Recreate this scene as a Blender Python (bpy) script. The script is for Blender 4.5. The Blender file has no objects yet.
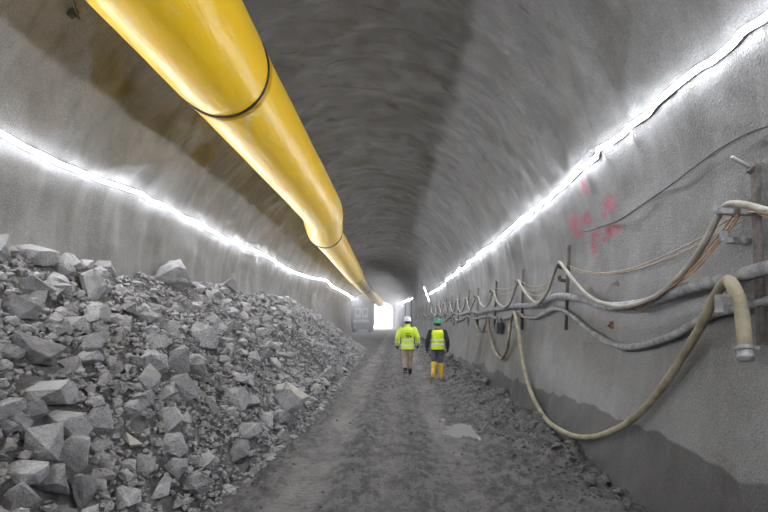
import bpy, bmesh, math, random
import numpy as np
from mathutils import Vector, Matrix, noise, Euler
from mathutils.bvhtree import BVHTree

random.seed(7); RS = np.random.RandomState(11)
sc = bpy.context.scene
COL = sc.collection
F, VX, VY, CH = 480.0, 399.0, 317.0, 1.8      # focal length in pixels, vanishing point, eye height

# ------------------------------------------------------------------ helpers
def smooth(a, b, x):
    t = max(0.0, min(1.0, (x - a) / (b - a))); return t * t * (3 - 2 * t)
def interp(x, pts):
    if x <= pts[0][0]: return pts[0][1]
    for (a, va), (b, vb) in zip(pts, pts[1:]):
        if x <= b: return va + (vb - va) * (x - a) / (b - a)
    return pts[-1][1]
def tag(o, label=None, cat=None, group=None, kind=None):
    if label: o['label'] = label
    if cat: o['category'] = cat
    if group: o['group'] = group
    if kind: o['kind'] = kind
    return o
def link(name, me, mat=None, parent=None, loc=None):
    o = bpy.data.objects.new(name, me); COL.objects.link(o)
    if mat is not None and not me.materials: me.materials.append(mat)
    if parent is not None: o.parent = parent
    if loc is not None: o.location = loc
    return o
def empty(name, loc, rz=0.0):
    o = bpy.data.objects.new(name, None); COL.objects.link(o)
    o.location = loc; o.rotation_euler = (0, 0, rz); o.empty_display_size = 0.1
    return o
def bm_obj(name, bm, mat, parent=None, sm=False, loc=None):
    bmesh.ops.recalc_face_normals(bm, faces=bm.faces[:])
    me = bpy.data.meshes.new(name); bm.to_mesh(me); bm.free()
    if sm: me.polygons.foreach_set('use_smooth', [True] * len(me.polygons))
    return link(name, me, mat, parent, loc)
def np_mesh(name, V, Fc, smooth_shade=False):
    me = bpy.data.meshes.new(name)
    V = np.asarray(V, dtype=np.float32); Fc = np.asarray(Fc, dtype=np.int32)
    k = Fc.shape[1]
    me.vertices.add(len(V)); me.vertices.foreach_set('co', V.ravel())
    me.loops.add(Fc.size); me.loops.foreach_set('vertex_index', Fc.ravel())
    me.polygons.add(len(Fc)); me.polygons.foreach_set('loop_start', np.arange(0, Fc.size, k, dtype=np.int32))
    me.update(calc_edges=True)
    me.polygons.foreach_set('use_smooth', np.full(len(Fc), smooth_shade))
    me.validate(); return me
def catmull(pts, step=0.05):
    P = [Vector(p) for p in pts]
    P = [2 * P[0] - P[1]] + P + [2 * P[-1] - P[-2]]
    out = []
    for i in range(1, len(P) - 2):
        a, b, c, d = P[i - 1:i + 3]
        n = max(2, min(40, int((c - b).length / step)))
        # centripetal form keeps unevenly spaced points free of loops
        t0 = 0; t1 = t0 + max(1e-4, (b - a).length ** .5); t2 = t1 + max(1e-4, (c - b).length ** .5); t3 = t2 + max(1e-4, (d - c).length ** .5)
        for k in range(n):
            t = t1 + (t2 - t1) * k / n
            A1 = a * ((t1 - t) / (t1 - t0)) + b * ((t - t0) / (t1 - t0))
            A2 = b * ((t2 - t) / (t2 - t1)) + c * ((t - t1) / (t2 - t1))
            A3 = c * ((t3 - t) / (t3 - t2)) + d * ((t - t2) / (t3 - t2))
            B1 = A1 * ((t2 - t) / (t2 - t0)) + A2 * ((t - t0) / (t2 - t0))
            B2 = A2 * ((t3 - t) / (t3 - t1)) + A3 * ((t - t1) / (t3 - t1))
            out.append(B1 * ((t2 - t) / (t2 - t1)) + B2 * ((t - t1) / (t2 - t1)))
    out.append(P[-2]); return out
def add_tube(bm, pts, rad, n=12, caps=True):
    pts = [Vector(p) for p in pts]; rings = []
    up = Vector((0, 0, 1))
    t0 = (pts[1] - pts[0]).normalized()
    if abs(t0.z) > .9: up = Vector((1, 0, 0))
    u = t0.cross(up).normalized()
    for i, p in enumerate(pts):
        t = (pts[min(i + 1, len(pts) - 1)] - pts[max(i - 1, 0)]).normalized()
        u = (u - t * u.dot(t)).normalized(); v = t.cross(u)
        r = rad[i] if isinstance(rad, (list, tuple)) else rad
        rings.append([bm.verts.new(p + (u * math.cos(a) + v * math.sin(a)) * r) for a in [2 * math.pi * k / n for k in range(n)]])
    for A, B in zip(rings, rings[1:]):
        for k in range(n): bm.faces.new((A[k], A[(k + 1) % n], B[(k + 1) % n], B[k]))
    if caps:
        bm.faces.new(rings[0][::-1]); bm.faces.new(rings[-1])
def tube(name, pts, r, mat, parent=None, n=12, step=0.05, spline=True):
    bm = bmesh.new(); add_tube(bm, catmull(pts, step) if spline else pts, r, n)
    return bm_obj(name, bm, mat, parent, True)
def add_bar(bm, a, b, w, h, up=(0, 0, 1), bev=0.0):
    a, b = Vector(a), Vector(b); d = b - a; L = d.length; t = d / L
    up = Vector(up)
    if abs(t.dot(up)) > .95: up = Vector((0, 1, 0))
    x = t.cross(up).normalized(); y = x.cross(t)
    M = Matrix((x, t, y)).transposed().to_4x4(); M.translation = (a + b) / 2
    r = bmesh.ops.create_cube(bm, size=1, matrix=M @ Matrix.Diagonal((w, L, h, 1)))
    if bev > 0:
        es = list({e for v in r['verts'] for e in v.link_edges})
        bmesh.ops.bevel(bm, geom=es, offset=bev, segments=2, affect='EDGES')
def bar(name, a, b, w, h, mat, parent=None, bev=0.004, up=(0, 0, 1)):
    bm = bmesh.new(); add_bar(bm, a, b, w, h, up, bev); return bm_obj(name, bm, mat, parent)
def add_loft(bm, rings, n=20):
    R = []
    for (cx, cy, cz, rx, ry) in rings:
        R.append([bm.verts.new((cx + rx * math.cos(2 * math.pi * k / n), cy + ry * math.sin(2 * math.pi * k / n), cz)) for k in range(n)])
    for A, B in zip(R, R[1:]):
        for k in range(n): bm.faces.new((A[k], A[(k + 1) % n], B[(k + 1) % n], B[k]))
    bm.faces.new(R[0][::-1]); bm.faces.new(R[-1])
def add_ball(bm, c, r, s=(1, 1, 1), sub=3):
    M = Matrix.Translation(Vector(c)) @ Matrix.Diagonal((s[0], s[1], s[2], 1))
    bmesh.ops.create_icosphere(bm, subdivisions=sub, radius=r, matrix=M)
def fused(name, bm, voxel, mat, parent=None, smooth_it=4):
    """one continuous surface from overlapping closed forms"""
    bmesh.ops.recalc_face_normals(bm, faces=bm.faces[:])
    me = bpy.data.meshes.new('tmp'); bm.to_mesh(me); bm.free()
    o = bpy.data.objects.new('tmp', me); COL.objects.link(o)
    m = o.modifiers.new('r', 'REMESH'); m.mode = 'VOXEL'; m.voxel_size = voxel
    s = o.modifiers.new('s', 'SMOOTH'); s.factor = .5; s.iterations = smooth_it
    dg = bpy.context.evaluated_depsgraph_get()
    me2 = bpy.data.meshes.new_from_object(o.evaluated_get(dg)); me2.name = name
    bpy.data.objects.remove(o); bpy.data.meshes.remove(me)
    me2.materials.clear()
    me2.polygons.foreach_set('use_smooth', [True] * len(me2.polygons))
    return link(name, me2, mat, parent)

# ------------------------------------------------------------------ materials
class NT:
    def __init__(s, name):
        s.m = bpy.data.materials.new(name); s.m.use_nodes = True
        s.t = s.m.node_tree; s.b = s.t.nodes['Principled BSDF']; s.out = s.t.nodes['Material Output']
        s.geo = None
    def n(s, typ, **kw):
        nd = s.t.nodes.new(typ)
        for k, v in kw.items():
            if k in nd.inputs.keys() if isinstance(k, str) else False: s.put(nd.inputs[k], v)
            else: setattr(nd, k, v)
        return nd
    def put(s, sock, v):
        if isinstance(v, bpy.types.NodeSocket): s.t.links.new(v, sock)
        else: sock.default_value = v
    def pos(s):
        if s.geo is None: s.geo = s.t.nodes.new('ShaderNodeTexCoord')
        return s.geo.outputs['Object']
    def scale(s, vec, v):
        nd = s.t.nodes.new('ShaderNodeVectorMath'); nd.operation = 'MULTIPLY'
        s.put(nd.inputs[0], vec); nd.inputs[1].default_value = v; return nd.outputs[0]
    def noise(s, sc_=1.0, vec=None, detail=4.0, rough=.55, dist=0.0):
        nd = s.t.nodes.new('ShaderNodeTexNoise')
        s.put(nd.inputs['Vector'], vec if vec is not None else s.pos())
        nd.inputs['Scale'].default_value = sc_; nd.inputs['Detail'].default_value = detail
        nd.inputs['Roughness'].default_value = rough; nd.inputs['Distortion'].default_value = dist
        return nd.outputs['Fac']
    def math(s, op, a, b=0.0, c=0.0, clamp=False):
        nd = s.t.nodes.new('ShaderNodeMath'); nd.operation = op; nd.use_clamp = clamp
        s.put(nd.inputs[0], a); s.put(nd.inputs[1], b); s.put(nd.inputs[2], c); return nd.outputs[0]
    def step(s, x, a, b, lo=0.0, hi=1.0):
        nd = s.t.nodes.new('ShaderNodeMapRange'); nd.interpolation_type = 'SMOOTHSTEP'
        s.put(nd.inputs[0], x); nd.inputs[1].default_value = a; nd.inputs[2].default_value = b
        nd.inputs[3].default_value = lo; nd.inputs[4].default_value = hi; return nd.outputs[0]
    def mix(s, f, a, b, mode='MIX'):
        nd = s.t.nodes.new('ShaderNodeMix'); nd.data_type = 'RGBA'; nd.blend_type = mode
        s.put(nd.inputs[0], f)
        for i, v in ((6, a), (7, b)):
            s.put(nd.inputs[i], (*v, 1) if isinstance(v, tuple) and len(v) == 3 else v)
        return nd.outputs[2]
    def bump(s, h, strength=.5, dist=.02, prev=None):
        nd = s.t.nodes.new('ShaderNodeBump'); nd.inputs['Strength'].default_value = strength
        nd.inputs['Distance'].default_value = dist; s.put(nd.inputs['Height'], h)
        if prev is not None: s.put(nd.inputs['Normal'], prev)
        return nd.outputs[0]
    def xyz(s, vec):
        nd = s.t.nodes.new('ShaderNodeSeparateXYZ'); s.put(nd.inputs[0], vec); return nd.outputs
    def fin(s, col=None, rough=None, normal=None, **kw):
        if col is not None: s.put(s.b.inputs['Base Color'], (*col, 1) if isinstance(col, tuple) and len(col) == 3 else col)
        if rough is not None: s.put(s.b.inputs['Roughness'], rough)
        if normal is not None: s.put(s.b.inputs['Normal'], normal)
        for k, v in kw.items(): s.put(s.b.inputs[k.replace('_', ' ')], v)
        return s.m
def simple(name, col, rough=.7, var=.25, nsc=12.0, bump=.15, bd=.004, **kw):
    n = NT(name); f = n.noise(nsc); f2 = n.noise(nsc * 6, detail=2)
    c = n.mix(n.step(f, .3, .7), tuple(x * (1 - var) for x in col), tuple(min(1, x * (1 + var)) for x in col))
    return n.fin(c, rough, n.bump(f2, bump, bd), **kw)

M = {}
M['steel'] = simple('rusty_steel', (.12, .105, .095), .7, .35, 20, .4)
M['galv'] = simple('galvanised_steel', (.30, .30, .295), .55, .2, 15, .2, Metallic=.2)
M['black'] = simple('black_band', (.02, .02, .02), .6, .2)
M['cable_beige'] = simple('beige_cable', (.42, .36, .26), .7, .2, 9)
M['cable_orange'] = simple('orange_cable', (.42, .23, .11), .65, .3, 9)
M['cable_dark'] = simple('dark_cable', (.09, .085, .085), .7, .3, 9)
M['boxdark'] = simple('dark_enclosure', (.05, .05, .052), .6, .3, 14)

def m_hose(name, a, b, scale=7.0):
    n = NT(name); f = n.noise(scale, detail=6, rough=.65); g = n.noise(60, detail=3)
    return n.fin(n.mix(n.step(f, .36, .64), a, b), .75, n.bump(g, .35, .006))
M['hose_grey'] = m_hose('dusty_grey_hose', (.20, .20, .205), (.36, .36, .37), 11)
M['hose_beige'] = m_hose('dusty_beige_hose', (.20, .175, .115), (.34, .30, .21), 5)
M['hose_pale'] = m_hose('pale_beige_hose', (.26, .24, .20), (.38, .355, .31), 6)

def m_wall(kind):
    n = NT('shotcrete_' + kind); P = n.pos()
    st = n.noise(1.0, n.scale(P, (1.2, 2.6, .35)), 5, .6)            # water streaks that run down
    big = n.noise(.55, None, 5, .6, .6); med = n.noise(3.0, None, 6, .6)
    fine = n.noise(48, None, 4, .65); grit = n.noise(150, None, 2, .5)
    base = n.mix(n.step(big, .32, .68), (.215, .21, .205), (.335, .33, .325))
    base = n.mix(n.step(st, .42, .72, 0, .55), base, (.42, .415, .41))
    base = n.mix(n.step(med, .5, .75, 0, .5), base, (.17, .165, .16))
    base = n.mix(n.step(fine, .45, .75, 0, .5), base, (.46, .455, .45))
    base = n.mix(n.step(grit, .44, .62, 0, .6), base, (.12, .118, .115))
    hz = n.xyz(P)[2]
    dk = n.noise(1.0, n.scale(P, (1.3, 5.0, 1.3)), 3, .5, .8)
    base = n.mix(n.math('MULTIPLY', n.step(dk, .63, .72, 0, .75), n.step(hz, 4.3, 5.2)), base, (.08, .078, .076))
    roof_shade = n.step(n.math('MULTIPLY_ADD', n.noise(.8, None, 5, .6), 2.6, hz), 5.3, 6.6, 0, .45)       # shade of the roof painted into the colour, stronger with height
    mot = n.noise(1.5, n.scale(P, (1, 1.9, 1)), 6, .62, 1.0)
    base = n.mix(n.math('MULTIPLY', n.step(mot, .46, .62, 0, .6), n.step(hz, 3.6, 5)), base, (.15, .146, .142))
    roof_shade = n.math('MULTIPLY', roof_shade, n.step(n.xyz(P)[1], 38, 16))
    base = n.mix(roof_shade, base, (.13, .126, .122))
    ro = .85
    h = n.math('ADD', n.math('MULTIPLY', fine, 1.3), n.math('MULTIPLY', grit, .6))
    if kind == 'right':
        x = n.xyz(P)
        # damp foot of the wall
        w = n.noise(1.1, n.scale(P, (1, 1, .25)), 2, .5)
        lim = n.math('MULTIPLY_ADD', x[1], -.034, .88)
        d = n.math('SUBTRACT', n.math('ADD', lim, n.math('MULTIPLY', n.math('SUBTRACT', w, .5), .5)), x[2])
        f = n.step(d, -.012, .02)
        base = n.mix(n.math('MULTIPLY', f, .85), base, n.mix(1.0, base, (.30, .29, .285), 'MULTIPLY'))
        ro = n.math('MULTIPLY_ADD', f, -.3, .85)
        # faded red spray marks
        wob = n.t.nodes.new('ShaderNodeTexNoise'); wob.inputs['Scale'].default_value = 9
        n.put(wob.inputs['Vector'], P)
        off = n.t.nodes.new('ShaderNodeVectorMath'); off.operation = 'MULTIPLY_ADD'
        n.put(off.inputs[0], wob.outputs['Color']); off.inputs[1].default_value = (.14, .14, .14)
        n.put(off.inputs[2], P)
        acc = None
        for (px, py, rx, ry) in [(585, 188, 4, 8), (609, 204, 7, 9), (604, 215, 4, 4), (587, 219, 5, 8), (573, 225, 5, 11), (578, 234, 4, 4),
                                 (597, 234, 6, 5), (611, 230, 10, 8), (605, 240, 4, 3), (594, 246, 2.5, 13)]:
            c = W(px, py, 0.0); s_ = F / c.y
            sub = n.t.nodes.new('ShaderNodeVectorMath'); sub.operation = 'SUBTRACT'
            n.put(sub.inputs[0], off.outputs[0]); sub.inputs[1].default_value = (c.x + .07, c.y + .07, c.z + .07)
            ry_m = ry / s_; rx_m = rx * c.y * c.y / (F * c.x)
            sv = n.scale(sub.outputs[0], (0.0, 1 / rx_m, 1 / ry_m))
            ln = n.t.nodes.new('ShaderNodeVectorMath'); ln.operation = 'LENGTH'; n.put(ln.inputs[0], sv)
            e = n.step(ln.outputs['Value'], 1.3, .4)
            acc = e if acc is None else n.math('MAXIMUM', acc, e)
        blot = n.step(n.noise(22, None, 3), .30, .52)
        base = n.mix(n.math('MULTIPLY', n.math('MULTIPLY', acc, blot), .8), base, (.46, .12, .17))
    return n.fin(base, ro, n.bump(h, .75, .022))

# ------------------------------------------------------------------ the tunnel as a surface
UC, ZC, RC = -0.87, 2.5, 3.42          # centre and radius of the arch, metres
def off(y): return -.00075 * (y - 12) ** 2 if y > 12 else 0.0
def half(z): return RC - .33 * (max(0, ZC - z) / ZC) ** 1.5
def disp(p):
    x, y, z = p
    d = .055 * noise.noise((x * .5, y * .4, z * .5)) + .048 * noise.noise((x * 1.3 + 9, y * 1.1, z * 1.3))
    rg = noise.noise((x * .45 + 3, y * 1.25, z * .45)); d += .075 * (.35 - abs(rg))
    hi = smooth(2.6, 4.2, z)
    if hi > 0: d += hi * (.14 * (.3 - abs(noise.noise((x * .8 + 5, y * 1.7, z * .8)))) + .05 * (.3 - abs(noise.noise((x * 1.9 + 5, y * 3.6, z * 1.9)))))
    d += .012 * noise.noise((x * 4, y * 4, z * 4)) + .006 * noise.noise((x * 11, y * 11, z * 11))
    return d                            # + pushes the face into the tunnel
def inside(x, y, z):
    u = x - off(y) - UC
    if z >= ZC: f = math.hypot(u, z - ZC) - RC
    else: f = abs(u) - half(z)
    return f
def W(px, py, gap=0.0, real=True):
    """point on the tunnel face seen at a pixel of the photograph, lifted off the face by gap"""
    dx, dz = (px - VX) / F, -(py - VY) / F
    def g(t):
        p = (dx * t, t, CH + dz * t)
        return inside(*p) + gap + (disp(p) if real else 0)
    a = 1.0
    while a < 110 and g(a) < 0: a *= 1.04
    lo, hi = a / 1.04, a
    for _ in range(40):
        m = (lo + hi) / 2
        if g(m) < 0: lo = m
        else: hi = m
    return Vector((dx * lo, lo, CH + dz * lo))
def wall_pt(side, y, z, gap):
    u = math.sqrt(max(0, RC * RC - (z - ZC) ** 2)) if z >= ZC else half(z)
    x = off(y) + UC + side * u
    return Vector((x - side * (gap + disp((x, y, z))), y, z))

YE = 75.0
ys = list(np.arange(-11, 2, .16)); y = 2.0
while y < YE: ys.append(y); y += max(.035, .0085 * y)
ys.append(YE)
prof = []                                # (u, z, nu, nz): right foot, over the crown, left foot
for z in np.arange(-.4, ZC, .055): prof.append((UC + half(z), z, -1, 0))
na = 210
for k in range(na + 1):
    a = math.pi * k / na; prof.append((UC + RC * math.cos(a), ZC + RC * math.sin(a), -math.cos(a), -math.sin(a)))
for z in np.arange(ZC - .055, -.45, -.055): prof.append((UC - half(z), z, 1, 0))
NP_, NY = len(prof), len(ys)
V = np.zeros((NY, NP_, 3))
for i, y in enumerate(ys):
    o = off(y)
    for j, (u, z, nu, nz) in enumerate(prof):
        x = u + o; d = disp((x, y, z)); V[i, j] = (x + nu * d, y, z + nz * d)
dY = np.gradient(V, axis=0); dS = np.gradient(V, axis=1)
N = np.cross(dS, dY); N /= np.linalg.norm(N, axis=2, keepdims=True)
cen = np.array([UC, 0, ZC]); 
if (N[50, 40] * (cen - V[50, 40]) * np.array([1, 0, 1])).sum() < 0: N = -N
jr = next(j for j, p in enumerate(prof) if p[1] > 4.25); jl = NP_ - 1 - jr
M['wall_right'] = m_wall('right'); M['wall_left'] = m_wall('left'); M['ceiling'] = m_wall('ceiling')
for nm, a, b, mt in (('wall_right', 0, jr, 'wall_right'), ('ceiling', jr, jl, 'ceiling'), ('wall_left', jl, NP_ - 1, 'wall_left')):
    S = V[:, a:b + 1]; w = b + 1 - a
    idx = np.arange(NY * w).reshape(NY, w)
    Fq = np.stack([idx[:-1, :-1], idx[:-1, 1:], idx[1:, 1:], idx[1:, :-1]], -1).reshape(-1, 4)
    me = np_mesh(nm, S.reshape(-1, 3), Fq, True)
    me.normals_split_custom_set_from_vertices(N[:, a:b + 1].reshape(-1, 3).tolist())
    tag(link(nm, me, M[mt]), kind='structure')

# ------------------------------------------------------------------ ground
def heap_edge(y): return interp(y, [(-6, -2.3), (2, -2.05), (4.4, -1.93), (7.6, -1.62), (25, -1.72), (30, -2.3), (38, -4.0), (45, -4.3)])
def heap_crest(y): return interp(y, [(-8, 1.2), (-4, 2.2), (3, 2.5), (10, 2.45), (18, 2.45), (26, 1.7), (34, .75), (38, .15), (40, 0)])
def ground(x, y):
    u = x - off(y)
    h = .035 * noise.noise((x * .6, y * .35, 3)) + .03 * noise.noise((x * 2.1, y * 1.3, 5))
    loose = 1 - .75 * math.exp(-((u + 1.0) / .3) ** 2) - .7 * math.exp(-((u - .65) / .28) ** 2)
    h += loose * (.035 * noise.noise((x * 6, y * 4, 1)) + .028 * noise.noise((x * 14, y * 10, 2)) + .02 * noise.noise((x * 26, y * 20, 2)))
    h -= .05 * math.exp(-((u + 1.0) / .3) ** 2) + .05 * math.exp(-((u - .65) / .26) ** 2)
    h += .035 * math.exp(-((u + .52) / .13) ** 2) + .03 * math.exp(-((u - .2) / .14) ** 2) + .03 * math.exp(-((u + 1.5) / .15) ** 2)
    b = smooth(1.15, 2.1, u)
    h += b * (.17 + .16 * noise.noise((x * 1.2, y * .8, 8)) + .10 * noise.noise((x * 4, y * 3.5, 4)) + .05 * abs(noise.noise((x * 9, y * 9, 6))))
    h -= .12 * math.exp(-((u - 1.12) / .42) ** 2 - ((y - 7.9) / .9) ** 2)
    return h
gy = list(np.arange(-11, 2.4, .15)); y = 2.4
while y < YE + 1: gy.append(y); y += max(.022, .0075 * y)
gx = np.linspace(-4.45, 2.75, 205)
V = np.array([[(x + off(y), y, ground(x + off(y), y)) for x in gx] for y in gy])
idx = np.arange(V.shape[0] * V.shape[1]).reshape(V.shape[:2])
Fq = np.stack([idx[:-1, :-1], idx[:-1, 1:], idx[1:, 1:], idx[1:, :-1]], -1).reshape(-1, 4)
n = NT('muddy_road'); P = n.pos(); x = n.xyz(P)
wob = n.math('MULTIPLY_ADD', n.math('SUBTRACT', n.noise(1.2, n.scale(P, (1, .5, 1)), 4), .5), .7, x[0])
def band(c, w_):
    return n.step(n.math('ABSOLUTE', n.math('SUBTRACT', wob, c)), w_, w_ * .25)
trk = n.math('MAXIMUM', band(-1.0, .36), n.math('MAXIMUM', n.math('MULTIPLY', band(.68, .30), .8), n.math('MULTIPLY', band(-.15, .25), .45)))
patch = n.step(n.noise(1.1, n.scale(P, (1, .6, 1)), 6, .65), .42, .62)
fine = n.noise(26, n.scale(P, (1, .8, 1)), 6, .7)
base = n.mix(n.step(fine, .35, .68), (.052, .049, .047), (.17, .162, .155))
clump = n.noise(7.5, n.scale(P, (1, .5, 1)), 9, .76)
base = n.mix(n.step(clump, .44, .57), n.mix(.5, base, (.024, .022, .021)), n.mix(.5, base, (.20, .189, .178)))
lite = n.math('MULTIPLY', trk, n.math('MULTIPLY_ADD', patch, .75, .3), clamp=True)
base = n.mix(n.math('MULTIPLY', lite, .95), base, n.mix(n.step(fine, .3, .7), (.175, .164, .153), (.31, .292, .275)))
base = n.mix(n.math('MULTIPLY', n.step(n.noise(.8, None, 4), .5, .66), .25), base, (.20, .19, .183))
tread = n.t.nodes.new('ShaderNodeTexWave'); tread.wave_type = 'BANDS'; tread.bands_direction = 'Y'
n.put(tread.inputs['Vector'], P); tread.inputs['Scale'].default_value = 3.2; tread.inputs['Distortion'].default_value = 5; tread.inputs['Detail'].default_value = 3
hh = n.math('ADD', n.math('MULTIPLY_ADD', clump, 1.6, fine), n.math('MULTIPLY', n.math('MULTIPLY', tread.outputs['Fac'], trk), .35))
M['ground'] = n.fin(base, n.step(fine, .3, .7, .55, .9), n.bump(hh, 1.0, .06))
tag(link('floor', np_mesh('floor', V.reshape(-1, 3), Fq, True), M['ground']), kind='structure')

# end walls: the tunnel face behind the camera and the portal bulkhead far ahead
M['bulk'] = simple('bulkhead_concrete', (.30, .30, .30), .85, .2, 2, .4, .03)
bm = bmesh.new()
ring = [bm.verts.new((UC + (half(z) if z < ZC else 0) + .15, -10.8, z)) for z in (-.5, 1, ZC)]
ring += [bm.verts.new((UC + (RC + .15) * math.cos(a), -10.8, ZC + (RC + .15) * math.sin(a))) for a in np.linspace(.15, math.pi - .15, 30)]
ring += [bm.verts.new((UC - half(z) - .15, -10.8, z)) for z in (ZC, 1, -.5)]
f = bm.faces.new(ring); r = bmesh.ops.extrude_face_region(bm, geom=[f])
bmesh.ops.translate(bm, verts=[v for v in r['geom'] if isinstance(v, bmesh.types.BMVert)], vec=(0, -.4, 0))
tag(bm_obj('wall_back', bm, M['bulk']), kind='structure')
bm = bmesh.new(); o_ = off(YE)
xl, xr, zt = -6.0, -1.0, 4.05
def arch_pt(a, r): return (UC + o_ + r * math.cos(a), YE, ZC + r * math.sin(a))
outer = [(UC + o_ + 3.7, YE, -.5)] + [arch_pt(a, 3.7) for a in np.linspace(0, math.pi, 25)] + [(UC + o_ - 3.7, YE, -.5)]
mx, hw = (xl + xr) / 2, (xr - xl) / 2
inner = [(xr, YE, -.5)] + [(mx + hw * math.copysign(abs(math.cos(a)) ** .55, math.cos(a)), YE, 2.4 + (zt - 2.4) * math.sin(a) ** .7) for a in np.linspace(0, math.pi, 25)] + [(xl, YE, -.5)]
A = [bm.verts.new(p) for p in outer]; B = [bm.verts.new(p) for p in inner]
fs = [bm.faces.new((A[i], A[i + 1], B[i + 1], B[i])) for i in range(len(A) - 1)]
r = bmesh.ops.extrude_face_region(bm, geom=fs)
bmesh.ops.translate(bm, verts=[v for v in r['geom'] if isinstance(v, bmesh.types.BMVert)], vec=(0, .5, 0))
tag(bm_obj('wall_front', bm, M['bulk']), kind='structure')
bm = bmesh.new()
for X0, X1, Y0, Y1 in ((-60, 60, YE - .2, 180),):
    q = [bm.verts.new(p) for p in ((X0, Y0, -.08), (X1, Y0, -.08), (X1, Y1, -.08), (X0, Y1, -.08))]; bm.faces.new(q)
bmesh.ops.subdivide_edges(bm, edges=bm.edges[:], cuts=12, use_grid_fill=True)
for v in bm.verts: v.co.z += .04 * noise.noise(v.co * .2) + max(0, v.co.y - 120) * .05
tag(bm_obj('outside_ground', bm, simple('pale_gravel_yard', (.45, .44, .42), .9, .15, 1.5)), kind='structure')

# ------------------------------------------------------------------ LED strips
n = NT('led_white'); n.t.nodes.remove(n.b)
em = n.t.nodes.new('ShaderNodeEmission'); em.inputs['Color'].default_value = (.885, .92, 1, 1); em.inputs['Strength'].default_value = LED = 152.0
n.t.links.new(em.outputs[0], n.out.inputs[0]); M['led'] = n.m
M['led_channel'] = simple('white_plastic_channel', (.6, .6, .62), .5, .05)  # unseen opaque backing, added to keep the strips' light off the wall behind
def led(label, segs, side):
    t = empty('led_light_strip', segs[0][0])
    tag(t, label, 'light strip')
    bpy.context.view_layer.update()
    inv = Vector(segs[0][0])
    for pts in segs:
        for nm, mt, quad in (('light_ribbon', 'led', ((-.021, -.003), (.021, -.003), (.021, .0045), (-.021, .0045))),
                             ('channel', 'led_channel', ((-.0225, -.0035), (.0225, -.0035), (.0225, -.011), (-.0225, -.011)))):
            bm = bmesh.new(); rows = []
            for p in catmull(pts, .18):
                p = wall_pt(side, p.y, p.z, G)
                nr = Vector((UC + off(p.y) - p.x, 0, ZC - p.z)).normalized(); nr = Vector((nr.x, 0, nr.z - .12)).normalized(); tg = Vector((-nr.z, 0, nr.x))
                rows.append([bm.verts.new(Vector(p) - inv + tg * e_ + nr * f_) for e_, f_ in quad])
            for A_, B_ in zip(rows, rows[1:]):
                for k_ in range(4): bm.faces.new((A_[k_], A_[(k_ + 1) % 4], B_[(k_ + 1) % 4], B_[k_]))
            bm.faces.new(rows[0]); bm.faces.new(rows[-1])
            bm_obj(nm, bm, M[mt], t)
    k = 0
    for pts in segs:
        for p in pts[1::2]:
            if p.y < 1.5 or p.y > 26: continue
            wp = wall_pt(side, p.y, p.z, -.01)
            bm = bmesh.new(); add_bar(bm, wp - inv, Vector(p) - inv - Vector((side * -.0, 0, .026)), .012, .012)
            bm_obj('hook', bm, M['galv'], t)
G = .05
L = [W(*p, G) for p in [(2, 133), (25, 147), (50, 159), (75, 169), (100, 180), (130, 190), (160, 204), (177, 213), (200, 224), (223, 237), (243, 246), (263, 254.5), (283, 267),
                        (300.5, 274.5), (314, 278), (327.7, 281), (331, 285), (342, 291), (352, 297.5)]]
Lz = L[0].z
left_pts = [wall_pt(-1, y, Lz + .05 * math.sin(y), G) for y in (-9.5, -7, -5, -3, -1, .5, 2, 3.2)] + [p for p in L if p.y > 3.6]
yl = left_pts[-1].y
left_far = [wall_pt(-1, y, left_pts[-1].z - .03 * (i % 2), G) for i, y in enumerate(np.arange(yl + 1, 71, 2.5))]
led('white glowing LED strip along the wall above the rock heap', [left_pts + left_far], -1)
Rr = [W(*p, G) for p in [(768, 14.7), (755, 23), (742, 32), (733, 42.5), (718, 55.7), (702, 66), (686, 77.7), (657, 102.6), (630, 126), (598, 149.6), (572, 176), (547, 200), (531, 213), (515.7, 225),
                         (502, 237), (490, 247), (475, 258), (461, 270)]]
right_pts = [wall_pt(1, y, Rr[0].z + .04 * math.sin(y * 1.3), G) for y in (-9.5, -7, -5, -3, -1, .5, 1.8)] + [p for p in Rr if p.y > 2.4]
s2 = [W(*p, G) for p in [(459.5, 268), (457, 273), (450, 277), (446, 280.5)]]
s3 = [W(*p, G) for p in [(445.3, 284), (440, 288), (435, 291), (429.5, 294)]]
s4 = [W(*p, G) for p in [(424, 287.5), (426.5, 294), (429, 301)]]
zz = 3.7
s5 = [wall_pt(1, y, zz - .1 * (i % 2), G) for i, y in enumerate(np.arange(48, 71, 3))]
led('white glowing LED strip along the wall above the hoses', [right_pts, s2, s3, s4, s5], 1)

# ------------------------------------------------------------------ rock heap
def heap(u, y):
    e, w_ = heap_edge(y), -4.28
    t = (e - u) / (e - w_) if e - w_ > .1 else 0
    if t <= 0: return -.25 * min(1, -t * 4) - .05
    z = heap_crest(y)
    prof_ = min(1.0, 1.06 * t ** .92)
    h = z * prof_
    k = min(1, t * 4)
    h += k * (.16 * noise.noise((u * .9, y * .7, 11)) + .08 * noise.noise((u * 2.2, y * 2.0, 12)))
    return h
hy = []; y = -7.0
while y < 40: hy.append(y); y += max(.05, .007 * abs(y))
us = np.linspace(-4.33, -1.35, 110)
V = []
for y in hy:
    for u in us:
        x = u + off(y); h = heap(u, y) - .03
        if h > 0: h += .03 * noise.noise((x * 7, y * 7, 1)) + .02 * noise.noise((x * 17, y * 17, 1))
        V.append((x, y, h))
V = np.array(V); idx = np.arange(len(V)).reshape(len(hy), len(us))
HF = np.stack([idx[:-1, :-1], idx[:-1, 1:], idx[1:, 1:], idx[1:, :-1]], -1).reshape(-1, 4)
heapV, heapF = V, HF

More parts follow.
